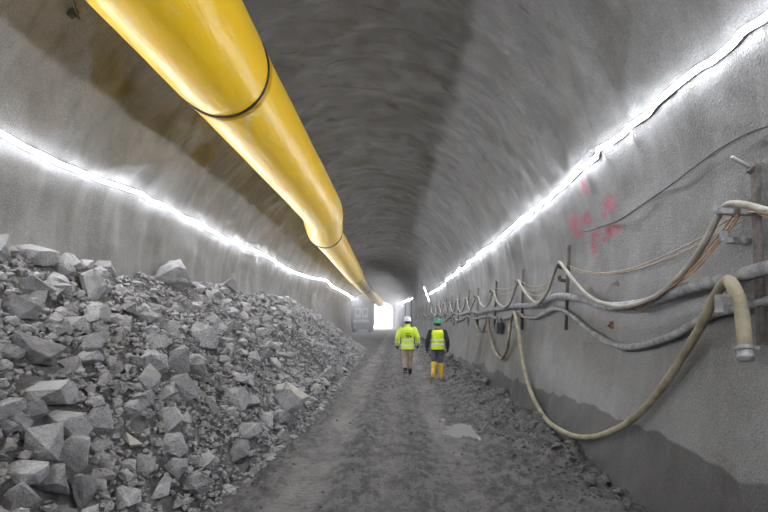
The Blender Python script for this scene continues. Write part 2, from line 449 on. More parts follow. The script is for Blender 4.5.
n = NT('rock'); P = n.pos()
oi = n.t.nodes.new('ShaderNodeObjectInfo'); ge = n.t.nodes.new('ShaderNodeNewGeometry')
tc = n.t.nodes.new('ShaderNodeNewGeometry').outputs['Position']
rnd = n.math('FRACT', n.math('ADD', oi.outputs['Random'], n.math('MULTIPLY', ge.outputs['Random Per Island'], .98)))
c = n.mix(n.step(rnd, 0, 1), (.22, .218, .224), (.42, .416, .416))
f1 = n.noise(9, tc, 6, .6); f2 = n.noise(45, tc, 4, .6)
c = n.mix(n.step(f1, .42, .70, 0, .6), c, (.40, .395, .39))
c = n.mix(n.step(f2, .48, .74, 0, .42), c, (.12, .118, .12))
M['rock'] = n.fin(c, .88, n.bump(n.math('ADD', f2, n.math('MULTIPLY', f1, 1.6)), .9, .035))
n = NT('rock_tinted'); tc = n.t.nodes.new('ShaderNodeNewGeometry').outputs['Position']
f1 = n.noise(9, tc, 6, .6); f2 = n.noise(45, tc, 4, .6)
c = n.mix(n.step(f1, .4, .7), (.40, .375, .335), (.56, .535, .49))
M['rock_beige'] = n.fin(n.mix(n.step(f2, .5, .8, 0, .4), c, (.2, .19, .18)), .88, n.bump(f2, .5, .015))
n = NT('rock_pale'); tc = n.t.nodes.new('ShaderNodeNewGeometry').outputs['Position']
f1 = n.noise(9, tc, 6, .6); f2 = n.noise(45, tc, 4, .6)
c = n.mix(n.step(f1, .35, .7), (.29, .288, .29), (.44, .435, .435))
M['rock_pale'] = n.fin(n.mix(n.step(f2, .46, .7, 0, .5), c, (.16, .157, .16)), .88, n.bump(n.math('ADD', f2, n.math('MULTIPLY', f1, 1.6)), .8, .03))
n = NT('rock_dark'); tc = n.t.nodes.new('ShaderNodeNewGeometry').outputs['Position']
f1 = n.noise(9, tc, 6, .6); f2 = n.noise(45, tc, 4, .6)
c = n.mix(n.step(f1, .35, .7), (.13, .128, .132), (.23, .227, .23))
M['rock_dark'] = n.fin(c, .88, n.bump(n.math('ADD', f2, n.math('MULTIPLY', f1, 1.6)), .8, .03))
n = NT('rock_fines'); tc = n.pos(); f1 = n.noise(2.2, tc, 6, .65); f2 = n.noise(38, tc, 6, .75)
c = n.mix(n.step(f1, .4, .62), (.075, .071, .069), (.19, .185, .183))
M['fines'] = n.fin(n.mix(n.step(f2, .48, .7, 0, .7), c, (.30, .295, .295)), .92, n.bump(f2, 1.0, .04))

def hull(seed, npts, asp=(1, 1, 1)):
    rs = random.Random(seed); bm = bmesh.new()
    for _ in range(npts):
        v = Vector((rs.gauss(0, 1), rs.gauss(0, 1), rs.gauss(0, 1))).normalized()
        m_ = max(abs(v.x), abs(v.y), abs(v.z)); v = v * (1 - .30 * rs.random() ** 2) * (1 + .5 * (1 / m_ - 1))
        bm.verts.new((v.x * asp[0], v.y * asp[1], v.z * asp[2]))
    r = bmesh.ops.convex_hull(bm, input=bm.verts[:])
    bmesh.ops.delete(bm, geom=[g for g in r['geom_interior'] if isinstance(g, bmesh.types.BMVert)], context='VERTS')
    bmesh.ops.dissolve_limit(bm, angle_limit=.22, verts=bm.verts[:], edges=bm.edges[:])
    lo = [min(v.co[i] for v in bm.verts) for i in range(3)]; hi = [max(v.co[i] for v in bm.verts) for i in range(3)]
    for v in bm.verts:
        v.co = Vector([(v.co[i] - (lo[i] + hi[i]) / 2) / (hi[i] - lo[i]) for i in range(3)])     # unit box
    bmesh.ops.recalc_face_normals(bm, faces=bm.faces[:])
    return bm
NVAR = 24
lowV, lowF, hiM = [], [], []
for k in range(NVAR):
    bm = hull(100 + k, 10 + k % 9)
    b2 = bm.copy(); bmesh.ops.triangulate(b2, faces=b2.faces[:]); b2.verts.ensure_lookup_table(); b2.verts.index_update()
    lowV.append(np.array([v.co[:] for v in b2.verts])); lowF.append(np.array([[v.index for v in f.verts] for f in b2.faces])); b2.free()
    bmesh.ops.bevel(bm, geom=bm.edges[:] , offset=.012, segments=1, affect='EDGES')
    bmesh.ops.triangulate(bm, faces=bm.faces[:])
    bmesh.ops.subdivide_edges(bm, edges=bm.edges[:], cuts=1, use_grid_fill=True)
    for v in bm.verts: v.co += v.co.normalized() * (.035 * noise.noise(v.co * 4 + Vector((k * 3, 0, 0))))
    me = bpy.data.meshes.new('rock'); bm.to_mesh(me); bm.free(); me.materials.append(M['rock']); hiM.append(me)

def heap_hit(px, py, real=True):
    dx, dz = (px - VX) / F, -(py - VY) / F
    prev, t = 1.2, 1.2
    while t < 45:
        x, z = dx * t, CH + dz * t
        if z < max(0, heap(x - off(t), t)): break
        prev = t; t *= 1.01
    lo, hi = prev, t
    for _ in range(20):
        m = (lo + hi) / 2
        if CH + dz * m < max(0, heap(dx * m - off(m), m)): hi = m
        else: lo = m
    return Vector((dx * lo, lo, CH + dz * lo))

rocks = []     # dict(pos, size(3), rot, var, mat, short, label)
# the boulders one can tell apart: pixel box, tone, label, how the others refer to it
LM = [
 (156, 260, 190, 296, 'pale', 'tall pointed pale rock standing on the crest of the heap', 'the pointed crest rock'),
 (13, 242, 52, 266, 'mid', 'big wedge-shaped grey block lying on the high end of the crest', 'the crest wedge'),
 (78, 271, 101, 302, 'pale', 'upright pale knobbly block just under the crest', 'the upright pale block'),
 (11, 279, 52, 300, 'mid', 'broad flat grey rock below the crest wedge', 'the broad flat rock'),
 (0, 294, 34, 318, 'dark', 'wide dark rock high on the heap by the picture edge', 'the wide dark rock'),
 (187, 322, 217, 351, 'pale', 'long pale slab leaning downhill at mid-height of the heap', 'the leaning pale slab'),
 (281, 381, 309, 408, 'beige', 'large beige boulder at the foot of the heap beside the road', 'the beige boulder'),
 (271, 390, 298, 418, 'mid', 'grey angular block touching the large beige boulder', 'the block by the beige boulder'),
 (223, 440, 251, 470, 'dark', 'dark square-cut block sitting at the road edge of the heap', 'the dark roadside block'),
 (269, 430, 289, 447, 'pale', 'pale wedge rock lying furthest onto the road', 'the pale road wedge'),
 (232, 423, 258, 443, 'pale', 'pale flat-topped rock just above the dark roadside block', 'the flat-topped pale rock'),
 (255, 412, 275, 430, 'pale', 'small pale split rock near the foot of the heap', 'the split pale rock'),
 (224, 387, 250, 412, 'pale', 'bright pale rock with steep faces low on the heap', 'the steep bright rock'),
 (167, 374, 197, 402, 'mid', 'squarish grey boulder in the middle of the heap', 'the squarish boulder'),
 (142, 350, 168, 382, 'pale', 'pale tilted boulder above a dark hollow mid-heap', 'the tilted pale boulder'),
 (163, 346, 189, 376, 'mid', 'steep grey boulder leaning beside the tilted pale one', 'the steep grey boulder'),
 (157, 407, 184, 436, 'mid', 'broad triangular grey boulder in the lower heap', 'the triangular boulder'),
 (121, 400, 142, 421, 'mid', 'lone grey rock lying in dark fine gravel', 'the lone rock in fines'),
 (12, 332, 56, 366, 'dark', 'largest dark block halfway up the heap', 'the largest dark block'),
 (22, 379, 66, 408, 'mid', 'long sloping grey boulder with a pale upper face', 'the long sloping boulder'),
 (20, 402, 45, 424, 'dark', 'dark trapezoid boulder under the long sloping one', 'the dark trapezoid boulder'),
 (38, 412, 83, 440, 'mid', 'broad elongated boulder lying level near the camera', 'the elongated boulder'),
 (54, 437, 89, 471, 'pale', 'pale trapezoid boulder under the elongated one', 'the pale trapezoid boulder'),
 (17, 426, 55, 463, 'mid', 'humped grey boulder with a notch in its lower edge', 'the humped boulder'),
 (32, 467, 69, 502, 'dark', 'rounded dark boulder low in front of the heap', 'the rounded dark boulder'),
 (5, 461, 42, 485, 'pale', 'pale wedge slab beside the rounded dark boulder', 'the pale wedge slab'),
 (64, 476, 92, 510, 'dark', 'dark cracked boulder next to the rounded dark one', 'the cracked dark boulder'),
 (0, 485, 34, 512, 'mid', 'big grey boulder cut off by the bottom picture corner', 'the corner boulder'),
 (111, 485, 137, 506, 'pale', 'pale blunt rock lying alone on the low near gravel', 'the blunt pale rock'),
 (163, 432, 184, 459, 'mid', 'narrow upright grey rock low on the heap near the road', 'the narrow upright rock'),
 (120, 434, 142, 448, 'beige', 'small flat beige rock in the dark fine gravel', 'the small beige rock'),
 (161, 459, 185, 479, 'mid', 'blocky grey rock just below the narrow upright one', 'the blocky low rock'),
 (152, 476, 169, 506, 'pale', 'tall thin pale rock near the bottom of the heap', 'the thin pale rock'),
 (219, 279, 236, 293, 'mid', 'single cube-like block poking above the far crest', 'the far crest block'),
 (68, 352, 97, 366, 'pale', 'flat pale rock lying in rubble at mid-height', 'the flat mid-heap rock'),
 (23, 288, 50, 306, 'mid', 'second flat rock stacked under the broad flat one', 'the stacked flat rock'),
]
for i, (x0, y0, x1, y1, tone, lab, short) in enumerate(LM):
    cx, cy = (x0 + x1) / 2, (y0 + y1) / 2
    qy = min(511, y1 - .3 * (y1 - y0)); p = heap_hit(cx, qy)
    while p.y > 26 or p.x < -4.1: qy += 1.5; p = heap_hit(cx, qy)
    s_ = F / p.y
    w_, h_ = (x1 - x0) / s_ * 1.04, (y1 - y0) / s_ * 1.06
    p = Vector(((cx - VX) / F * p.y, p.y, CH - (cy - VY) / F * p.y))
    d_ = (w_ + h_) / 2 * .85
    p.y += d_ * .12; 
    rocks.append(dict(p=p, s=(w_, d_, h_), r=(random.uniform(-.15, .15), random.uniform(-.25, .25), random.uniform(-.2, .2)), v=(i * 5 + 3) % NVAR,
                      m={'pale': 'rock_pale', 'mid': 'rock', 'dark': 'rock_dark', 'beige': 'rock_beige'}[tone], lab=lab, short=short, c=(cx, cy)))
NLM = len(rocks)
lm_xy = [(r['p'].x, r['p'].y, max(r['s']) * .5) for r in rocks]
cnt = 0
while cnt < 31000:
    y = (RS.rand() * (38 ** .38 - .9 ** .38) + .9 ** .38) ** (1 / .38)
    if RS.rand() < .05: y = -5 + 6 * RS.rand()
    e = heap_edge(y)
    u = e + .18 - (RS.rand() ** .95) * (4.35 + e + .1)
    if u < -4.25: continue
    cnt += 1
    if cnt > 23000: y = .9 + 11 * RS.rand() ** 1.3; e = heap_edge(y); u = e + .12 - RS.rand() * (4.35 + e)
    spill = u > e - .05
    fz = noise.noise((u * .9 + 20, y * .45, 4)) + .5 * noise.noise((u * 2.5, y * 1.5, 9))
    q = RS.rand()
    s = .035 * (q + .014) ** -.52
    if y > 9: s = max(s, .0048 * y)
    if fz > .3: s = min(s, .06 + .002 * y)
    if cnt > 23000: s = min(s * .6, .075)
    if y > 7 and fz > .08 and RS.rand() < .62: continue
    if spill: s = min(s, .12)
    s = min(s, .33)
    x = u + off(y); z = heap(u, y)
    if z < ground(x, y): z = ground(x, y)
    if any((x - a) ** 2 + (y - b) ** 2 < (c_ * .78 + s * .28) ** 2 for a, b, c_ in lm_xy): continue
    asp = (RS.uniform(.8, 1.35), RS.uniform(.75, 1.2), RS.uniform(.5, .95))
    rocks.append(dict(p=Vector((x, y, z + s * RS.uniform(.0, .28))), s=(s * asp[0], s * asp[1], s * asp[2]),
                      r=(RS.uniform(-.5, .5), RS.uniform(-.5, .7), RS.uniform(0, 6.28)), v=RS.randint(NVAR), m='rock', lab=None))
def rock_arrays(lst):
    Vs, Fs, ids, o_ = [], [], [], 0
    for i, r in lst:
        Rm = np.array(Euler(r['r']).to_matrix())
        v = (lowV[r['v']] * np.array(r['s'])) @ Rm.T + np.array(r['p'][:])
        f = lowF[r['v']]; Vs.append(v); Fs.append(f + o_); ids.append(np.full(len(f), i)); o_ += len(v)
    return np.concatenate(Vs), np.concatenate(Fs), np.concatenate(ids)
RV, RF, RI = rock_arrays(list(enumerate(rocks)))
tri = np.concatenate([heapF[:, [0, 1, 2]], heapF[:, [0, 2, 3]]])
bv = BVHTree.FromPolygons(np.concatenate([RV, heapV]).tolist(), np.concatenate([RF, tri + len(RV)]).tolist())
hits, cent = {}, {}
for py in range(238, 512, 2):
    for px in range(0, 390, 2):
        d = Vector(((px - VX) / F, 1, -(py - VY) / F)).normalized()
        h = bv.ray_cast(Vector((0, 0, CH)), d, 60)
        if h[2] is not None and h[2] < len(RI):
            i = int(RI[h[2]]); hits[i] = hits.get(i, 0) + 1
            c_ = cent.setdefault(i, [0, 0]); c_[0] += px; c_[1] += py
order = sorted((i for i in hits if i >= NLM), key=lambda i: -hits[i])[:296 - NLM]
solo = list(range(NLM)) + order
solo_set = set(solo)
slots = {}
for i in order:
    r = rocks[i]; c_ = cent[i]; r['c'] = (c_[0] / hits[i], c_[1] / hits[i])
    k = min(range(NLM), key=lambda j: (rocks[j]['c'][0] - r['c'][0]) ** 2 + (rocks[j]['c'][1] - r['c'][1]) ** 2)
    dx, dy = r['c'][0] - rocks[k]['c'][0], rocks[k]['c'][1] - r['c'][1]
    a = round(math.degrees(math.atan2(dy, dx)) / 45) % 8
    slots.setdefault((k, a), []).append((dx * dx + dy * dy, i))
DIR = ['on the road side of', 'up towards the road from', 'straight above', 'up towards the wall from', 'on the wall side of', 'down towards the wall from', 'straight below', 'down towards the road from']
ORD = ['first', 'second', 'third', 'fourth', 'fifth', 'sixth', 'seventh', 'eighth', 'ninth', 'tenth', 'eleventh', 'twelfth', 'thirteenth', 'fourteenth', 'fifteenth', 'sixteenth']
for (k, a), lst in slots.items():
    for q, (_, i) in enumerate(sorted(lst)):
        rocks[i]['lab'] = f"{ORD[min(q, 15)]} grey rock {DIR[a]} {rocks[k]['short']}"
for i in solo:
    r = rocks[i]
    me = hiM[r['v']]
    if r['m'] != 'rock':
        me = me.copy(); me.materials.clear(); me.materials.append(M[r['m']])
    o = link('rock', me); o.location = r['p']; o.rotation_euler = r['r']; o.scale = r['s']
    tag(o, r['lab'], 'rock', 'blasted rocks of the heap along the wall')
SV, SF, _ = rock_arrays([(i, r) for i, r in enumerate(rocks) if i not in solo_set])
Vall = np.concatenate([heapV, SV]); 
me = np_mesh('rubble_heap', Vall, np.concatenate([tri, SF + len(heapV)]), False)
me.materials.append(M['fines']); me.materials.append(M['rock'])
mi = np.zeros(len(me.polygons), dtype=np.int32); mi[len(tri):] = 1; me.polygons.foreach_set('material_index', mi)
tag(link('rubble_heap', me), 'grey heap of blasted rubble and fine gravel piled against the wall', 'rubble', kind='stuff')

# ------------------------------------------------------------------ clods and rubble at the foot of the hose wall and on the road
n = NT('mud_clod'); tc = n.t.nodes.new('ShaderNodeNewGeometry').outputs['Position']; f2 = n.noise(30, tc, 6, .7)
M['clod'] = n.fin(n.mix(n.step(f2, .35, .7), (.05, .047, .045), (.13, .124, .12)), .8, n.bump(f2, .8, .02))
def ground_hit(px, py):
    dx, dz = (px - VX) / F, -(py - VY) / F; t = 1.5
    while t < 70 and CH + dz * t > ground(dx * t, t): t *= 1.004
    x = min(dx * t, 2.12 + off(t)); return Vector((x, t, ground(x, t)))
CL = [(586, 443, 10, 'dark clod under the sagging bottom of the beige hose', 'clod'), (621, 483, 15, 'large dark clod close to the wall foot near the camera', 'clod'),
      (633, 494, 10, 'dark clod lying in the gap at the wall foot', 'clod'), (541, 418, 12, 'dark rock where the beige hose loop meets the ground', 'clod'),
      (531, 428, 12, 'dark clod on the road side of the hose loop', 'clod'), (556, 449, 11, 'low clod below the hose on the berm', 'clod'),
      (506, 391, 12, 'flat dark slab by the wall below the second hose loop', 'slab'), (496, 384, 8, 'small rock behind the flat dark slab', 'rock'),
      (487, 376, 7, 'small rock on the berm beneath the junction box', 'rock'), (521, 401, 8, 'dark rock between the flat slab and the hose loop', 'rock'),
      (468, 361, 6, 'grey rock by the wall beyond the man in yellow boots', 'rock'), (460, 356, 8, 'flat grey rock at the wall beside the green helmet man', 'rock'),
      (454, 350, 6, 'small grey rock far along the wall foot', 'rock'), (411, 434, 5, 'single dark stone in the middle of the road', 'stone'),
      (424, 436, 4, 'smaller dark stone beside the single road stone', 'stone'), (443, 421, 5, 'whitish crumb on the near rim of the puddle', 'stone'),
      (481, 441, 6, 'whitish crumb in front of the puddle', 'stone'), (497, 424, 8, 'grey stone on the berm side of the puddle', 'stone'),
      (573, 462, 8, 'dark clod on the berm, nearer than the hose sag', 'clod'), (590, 485, 9, 'dark clod near the bottom edge on the berm', 'clod')]
for i, (px, py, w_, lab, cat) in enumerate(CL):
    p = ground_hit(px, py); s_ = w_ / (F / p.y) * 1.1
    me = hiM[(i * 7 + 2) % NVAR].copy(); me.materials.clear(); me.materials.append(M['rock_pale'] if 'whitish' in lab else M['rock_dark'] if cat == 'rock' else M['clod'])
    o = link({'clod': 'mud_clod', 'slab': 'stone_slab', 'rock': 'rock', 'stone': 'stone'}[cat], me)
    o.scale = (s_, s_ * .9, s_ * (.35 if cat == 'slab' else .62)); o.rotation_euler = (random.uniform(-.2, .2), random.uniform(-.2, .2), random.uniform(0, 6))
    o.location = p + Vector((0, 0, s_ * (.08 if cat == 'slab' else .16)))
    tag(o, lab, cat, 'loose clods and stones at the wall foot and on the road')
small = []
for _ in range(3600):
    y = (RS.rand() * (45 ** .35 - 2.5 ** .35) + 2.5 ** .35) ** (1 / .35)
    u = 2.35 - abs(RS.randn()) * .42
    if RS.rand() < .3: u = RS.uniform(-1.6, 2.2)
    s = (.018 + .0012 * y) * (RS.rand() + .03) ** -.42
    if u < 1.2: s = min(s * .6, .05)
    u = min(u, 2.12)
    x = u + off(y)
    small.append((0, dict(p=Vector((x, y, ground(x, y) + s * .1)), s=(s, s * RS.uniform(.7, 1.2), s * RS.uniform(.5, .8)), r=(RS.uniform(-.4, .4), RS.uniform(-.4, .4), RS.uniform(0, 6)), v=RS.randint(NVAR))))
V, Fc, _ = rock_arrays(small)
tag(link('loose_gravel', np_mesh('loose_gravel', V, Fc), M['clod']), 'dark crumbs of mud and gravel strewn along the road and wall foot', 'gravel', kind='stuff')

# puddle
bm = bmesh.new(); vs = []
pz = -.096
for k in range(48):
    a = 2 * math.pi * k / 48; q = 1 + .18 * noise.noise((math.cos(a) * 1.7, math.sin(a) * 1.7, 2)) + .08 * noise.noise((math.cos(a) * 5, math.sin(a) * 5, 7))
    vs.append(bm.verts.new((1.14 + .62 * q * math.cos(a), 7.85 + 1.3 * q * math.sin(a), pz)))
bm.faces.new(vs)
n = NT('muddy_water'); f = n.noise(3, n.scale(n.pos(), (1, .5, 1)), 5)
M['water'] = n.fin(Specular_IOR_Level=.2, col=n.mix(n.step(f, .35, .65), (.085, .08, .075), (.14, .134, .126)), rough=n.step(f, .3, .7, .35, .6), normal=n.bump(f, .1, .01))
tag(bm_obj('puddle', bm, M['water']), 'shallow murky puddle in the road by the hose wall', 'puddle')

# ------------------------------------------------------------------ ventilation duct
def dpt(px, py, y): return Vector(((px - VX) / F * y, y, CH - (py - VY) / F * y))
path = [Vector((-2.236, y, 4.93)) for y in (-9, -6, -3, 0, 2, 4, 6.3, 8, 10, 12)]
path += [Vector((-2.28, 14.2, 4.92)), Vector((-2.45, 15.6, 4.86)), Vector((-2.58, 16.9, 4.80)), Vector((-2.66, 20, 4.77)), Vector((-2.78, 26, 4.66)), Vector((-2.9, 32, 4.55)),
         Vector((-2.98, 42, 4.36)), Vector((-2.78, 50, 4.0)), Vector((-2.45, 62, 3.62))]
cp = catmull(path, .12)
def drad(y):
    r = .61
    if y > 6.3: r = .598 + .02 * smooth(12, 15.5, y)
    if y > 16.7: r = .555
    if y > 32: r = .52
    for j in (-3.7, 6.05, 16.7, 26.5, 32, 42, 52):
        r -= .03 * math.exp(-((y - j) / .10) ** 2)
    for j in (1.6, 14.3, 11.2, 22):
        r -= .012 * math.exp(-((y - j) / .06) ** 2)
    return r
n = NT('yellow_duct_cloth'); P = n.pos()
dust = n.noise(1.0, n.scale(P, (2.2, .55, 2.2)), 6, .65, 1.5)
dust2 = n.noise(1.0, n.scale(P, (6, 1.3, 6)), 4, .7, .8)
x = n.xyz(P)
fd = n.step(x[1], 4.8, 17, 0, .11)
amt = n.math('ADD', n.step(n.math('ADD', n.math('MULTIPLY', dust, .7), n.math('ADD', n.math('MULTIPLY', dust2, .3), fd)), .53, .76), 0)
col = n.mix(amt, (.93, .57, .006), (.80, .66, .33))
wr = n.noise(1.0, n.scale(P, (7, 2.0, 7)), 3, .5, .6)
M['duct'] = n.fin(col, n.math('MULTIPLY_ADD', amt, .25, .36), n.bump(wr, .35, .03), Sheen_Weight=.08, Specular_IOR_Level=.4, Sheen_Roughness=.4)
duct = empty('ventilation_duct', (0, 0, 0)); tag(duct, 'large yellow ventilation duct slung under the roof along the tunnel', 'ventilation duct')
cuts = [-9, -3.7, 6.05, 16.7, 32, 42, 52, 62]
NS = 64
for a, b in zip(cuts, cuts[1:]):
    seg = [p for p in cp if a - .01 <= p.y <= b + .14]
    bm = bmesh.new(); rings = []
    for p in seg:
        r = drad(p.y); ring = []
        for k in range(NS):
            an = 2 * math.pi * k / NS; cx_, cz_ = math.cos(an), math.sin(an)
            rr = r * (1 + .012 * noise.noise((cx_ * 2, p.y * 1.1, cz_ * 2)) + .006 * noise.noise((cx_ * 7, p.y * 2.5, cz_ * 7)))
            ring.append(bm.verts.new((p.x + rr * cx_, p.y, p.z + rr * cz_)))
        rings.append(ring)
    for A_, B_ in zip(rings, rings[1:]):
        for k in range(NS): bm.faces.new((A_[k], A_[(k + 1) % NS], B_[(k + 1) % NS], B_[k]))
    if b == 62: bm.faces.new(rings[-1])
    bm_obj('duct_section', bm, M['duct'], duct, True)
def pathat(y): return min(cp, key=lambda p: abs(p.y - y))
for y in cuts[1:-1]:
    p = pathat(y); r = drad(y) + .012; bm = bmesh.new()
    lean = .16
    pts = [Vector((p.x + r * math.cos(a), y + lean * r * -math.sin(a) * .5, p.z + r * math.sin(a))) for a in np.linspace(0, 2 * math.pi, 49)]
    add_tube(bm, pts, .017 if y < 20 else .02, 8, False); bm_obj('clamp_band', bm, M['black'], duct, True)
for y in (-6, 1, 4, 8.5, 11, 14, 18, 22, 27, 32, 38, 44, 50, 56, 61):
    p = pathat(y)
    u_ = p.x - off(y) - UC; zt_ = ZC + math.sqrt(max(.1, RC ** 2 - u_ ** 2)) - disp((p.x, y, 5.4)) * .8 + .05
    bm = bmesh.new(); add_bar(bm, (p.x, y, p.z + drad(y) - .02), (p.x, y, max(zt_, p.z + drad(y) + .04)), .02, .02, (0, 1, 0)); bm_obj('hanger', bm, M['galv'], duct)

# anchor plate in the roof above the heap
p = W(72, 12, .0); nrm = Vector((UC - p.x, 0, ZC - p.z)).normalized()
an_ = empty('roof_anchor', p); tag(an_, 'small dark anchor bolt with plate in the roof above the heap', 'anchor')
bm = bmesh.new(); add_bar(bm, Vector(), nrm * .03, .11, .09, (0, 1, 0), .01); bm_obj('plate', bm, M['boxdark'], an_)
bm = bmesh.new(); add_tube(bm, [-nrm * .02, nrm * .1, nrm * .12 + Vector((.02, -.16, .12))], .012, 8); bm_obj('rod', bm, M['boxdark'], an_)

# ------------------------------------------------------------------ hoses on the wall
def wpath(pts, gap, extra=()):
    return [W(q[0], q[1], gap + (q[2] if len(q) > 2 else 0)) for q in pts] + list(extra)
def ext(y0, y1, dy, fz, gap):
    return [wall_pt(1, y, fz(i, y), gap) for i, y in enumerate(np.arange(y0, y1, dy))]
h = empty('thick_hose', W(640, 305, .1)); tag(h, 'thick dusty grey hose running the length of the wall, uppermost of the fat pair', 'hose')
h0 = wpath([(900, 235), (830, 253), (767, 268), (745, 274), (726, 279), (713, 282), (685, 289), (658, 300), (641, 304), (616, 306.5), (601, 305), (591, 301.5), (580, 298.5), (568, 296.5), (554, 297), (544, 302), (532.5, 305), (515, 306),
            (505, 308), (489.5, 310), (480, 313), (472, 311.5), (461, 314.5)], .10)
hx = ext(h0[-1].y + 1.2, 62, 1.1, lambda i, y: 1.92 + .06 * math.sin(i * 2.1), .10)
def rel(pts, o): return [Vector(p) - Vector(o.location) for p in pts]
tube('hose_body', rel(h0 + hx, h), .051, M['hose_grey'], h, 14)
lowp = wpath([(900, 285), (830, 293), (767, 301), (740, 308), (715, 313.5), (693.5, 324), (674, 335), (658, 341), (641.5, 345.6), (626, 347), (608.5, 342), (588, 329), (573, 316.5), (563, 310.5), (552, 309.5), (543, 314), (536, 317.5), (526, 317), (517, 313.5),
              (509, 317.5), (499, 319), (490, 316), (479, 318)], .065)
lowx = ext(lowp[-1].y + 1.2, 60, 1.2, lambda i, y: 1.75 + .09 * math.sin(i * 1.7), .11)
tag(tube('slim_hose', lowp + lowx, .034, M['hose_grey'], None, 12), 'slimmer dusty grey hose sagging in waves below the thick grey one', 'hose')

# beige hose with a coupling at its free end
bh = empty('beige_hose', W(727, 281, .2)); tag(bh, 'beige hose hung over the thick grey hose, drooping to the ground in a wide loop', 'hose')
end = [(745.5, 353), (744.5, 338), (742.5, 318), (739, 300), (733, 286), (727.5, 279.5), (721, 286), (707, 313), (697, 333), (683, 356), (666.5, 381), (653, 399), (640.5, 412), (626, 424), (610, 432), (597, 436.5), (584, 437.5), (572, 435.5),
       (562, 431), (551, 424), (541, 412), (533, 397), (528, 384), (523, 362), (519.5, 340), (516, 320), (514, 312.5), (511, 321), (508.5, 338), (507, 349), (502, 358.5), (496, 354), (492, 343), (489.5, 330), (487.5, 314.5),
       (486, 322), (482, 331), (478, 329), (475.5, 320), (474.3, 313)]
gaps = [.20, .20, .20, .20, .20, .20, .19, .17, .15] + [.09] * 40
bp = [W(x_, y_, gaps[i] if not (24 <= i <= 28) else .16) for i, (x_, y_) in enumerate(end)]
rad = []
cps = catmull(rel(bp, bh), .04)
ntop = 5
for p in cps:
    wy = p + Vector(bh.location)
    rad.append(.0335)
i_top = min(range(len(cps)), key=lambda i: (cps[i] - (bp[5] - Vector(bh.location))).length)
for i in range(len(rad)):
    rad[i] = .043 if i < i_top else .034
bm = bmesh.new(); add_tube(bm, cps, rad, 14); bm_obj('hose_body', bm, M['hose_beige'], bh, True)
d = (cps[0] - cps[2]).normalized(); e0 = cps[0]
tube('coupling', [e0 - d * .03, e0 + d * .012, e0 + d * .014, e0 + d * .035, e0 + d * .036, e0 + d * .05], [.046, .046, .050, .050, .045, .045], M['galv'], bh, 18, spline=False)
bm = bmesh.new(); cl = e0 - d * .035
add_tube(bm, [cl - d * .012, cl + d * .012], .052, 18); add_bar(bm, cl + Vector((-.085, -.01, 0)), cl + Vector((.085, -.01, 0)), .02, .018, bev=.003)
bm_obj('clamp', bm, M['galv'], bh)

# draped hose over the brackets
bracketY = [7.55, 10.1, 12.8, 15.4]
tops = []
dp = wpath([(840, 222), (800, 215.5), (768, 211), (750, 206), (735, 203.5), (727, 205), (723, 209), (715, 222), (707, 238), (693.6, 260), (674, 282), (658, 295, .03), (640, 303, .03), (622, 307, .02), (606, 304, .02), (594.6, 300), (583, 291), (573, 279.7), (564, 267.5),
            (559.5, 262.5), (556, 268), (552, 279), (547, 292), (541, 301, .02), (533.5, 301.5), (524.7, 292), (520.5, 285), (518, 280.5), (515, 289), (510, 303), (505, 307, .02), (501, 305.7), (496.5, 301), (493.3, 291), (490.5, 300), (486, 306.6), (480.5, 304),
            (477.5, 296.5)], .16)
yy = dp[-1].y; dx_ = []
k = 0
while yy < 50:
    dx_ += [wall_pt(1, yy + .7, 2.18, .14), wall_pt(1, yy + 1.3, 2.0, .14), wall_pt(1, yy + 1.9, 2.12, .14), wall_pt(1, yy + 2.4, 2.46 + .05 * (k % 2), .16)]
    tops.append(yy + 2.4); yy += 2.4; k += 1
tag(tube('draped_hose', dp + dx_, .025, M['hose_pale'], None, 10), 'thin pale hose draped in swags over the tops of the wall brackets', 'hose')

# cables
def cable(name, pts, r, m, lab, gap=.10, extra=()):
    return tag(tube(name, wpath(pts, gap, extra), r, M[m], None, 7), lab, 'cable')
cable('beige_cable', [(800, 221), (768, 214), (750, 212), (733, 217), (697, 240), (658, 258.5), (627, 269.5), (599.5, 272.8), (580, 270), (566, 265.5), (558, 274), (548, 282), (538, 286.5), (528, 285.5), (519.5, 281.5), (512, 287), (503, 289), (494, 288)], .0065, 'cable_beige', 'beige cable swinging from the near bracket, highest of the three strands', .08)
cable('beige_cable', [(746, 219), (720, 232), (690, 249), (655, 263.5), (625, 272), (599, 274.5), (580, 272.5), (567, 268), (556, 280), (546, 287.5), (536, 291), (526, 288.5), (520, 284)], .006, 'cable_beige', 'beige cable swinging just under the highest strand', .07)
cable('beige_cable', [(563, 270), (555, 284), (545, 293), (535, 295.5), (527, 291.5), (520, 286), (511, 292), (502, 294), (494, 291)], .006, 'cable_beige', 'short beige cable swag between the second and third brackets', .07)
for j, (dx1, lab) in enumerate([(0, 'orange cable slanting from the near bracket across the thick hose'), (3, 'second orange cable beside the slanting one, slightly lower'), (-4, 'paler orange cable behind the other two slanting ones')]):
    cable('orange_cable', [(738 + dx1, 214), (727 + dx1, 230), (711 + dx1, 249), (694 + dx1, 268 + j), (675, 284.5 + j), (660 - j * 3, 295 + j), (651 - j * 5, 303), (641 - j * 6, 311.5 - j)], .0055, 'cable_orange', lab, .17 - .012 * j)
cable('orange_cable', [(752, 208), (760, 214), (769, 218), (800, 229), (840, 240)], .006, 'cable_orange', 'orange cable leaving the near bracket towards the camera', .15)
cable('dark_cable', [(860, 106), (800, 120), (756, 130), (724.5, 145.6), (697, 165), (672, 184), (646, 202), (619, 220), (603, 226), (588, 231), (579, 232)], .006, 'cable_dark', 'thin dark cable climbing the bare wall under the light strip', .02)
cable('orange_cable', [(588, 313), (598, 319), (606, 323.5), (612, 325.5), (625, 327.5)], .004, 'cable_orange', 'short rust-coloured wire at the bolt under the thick hose', .012)

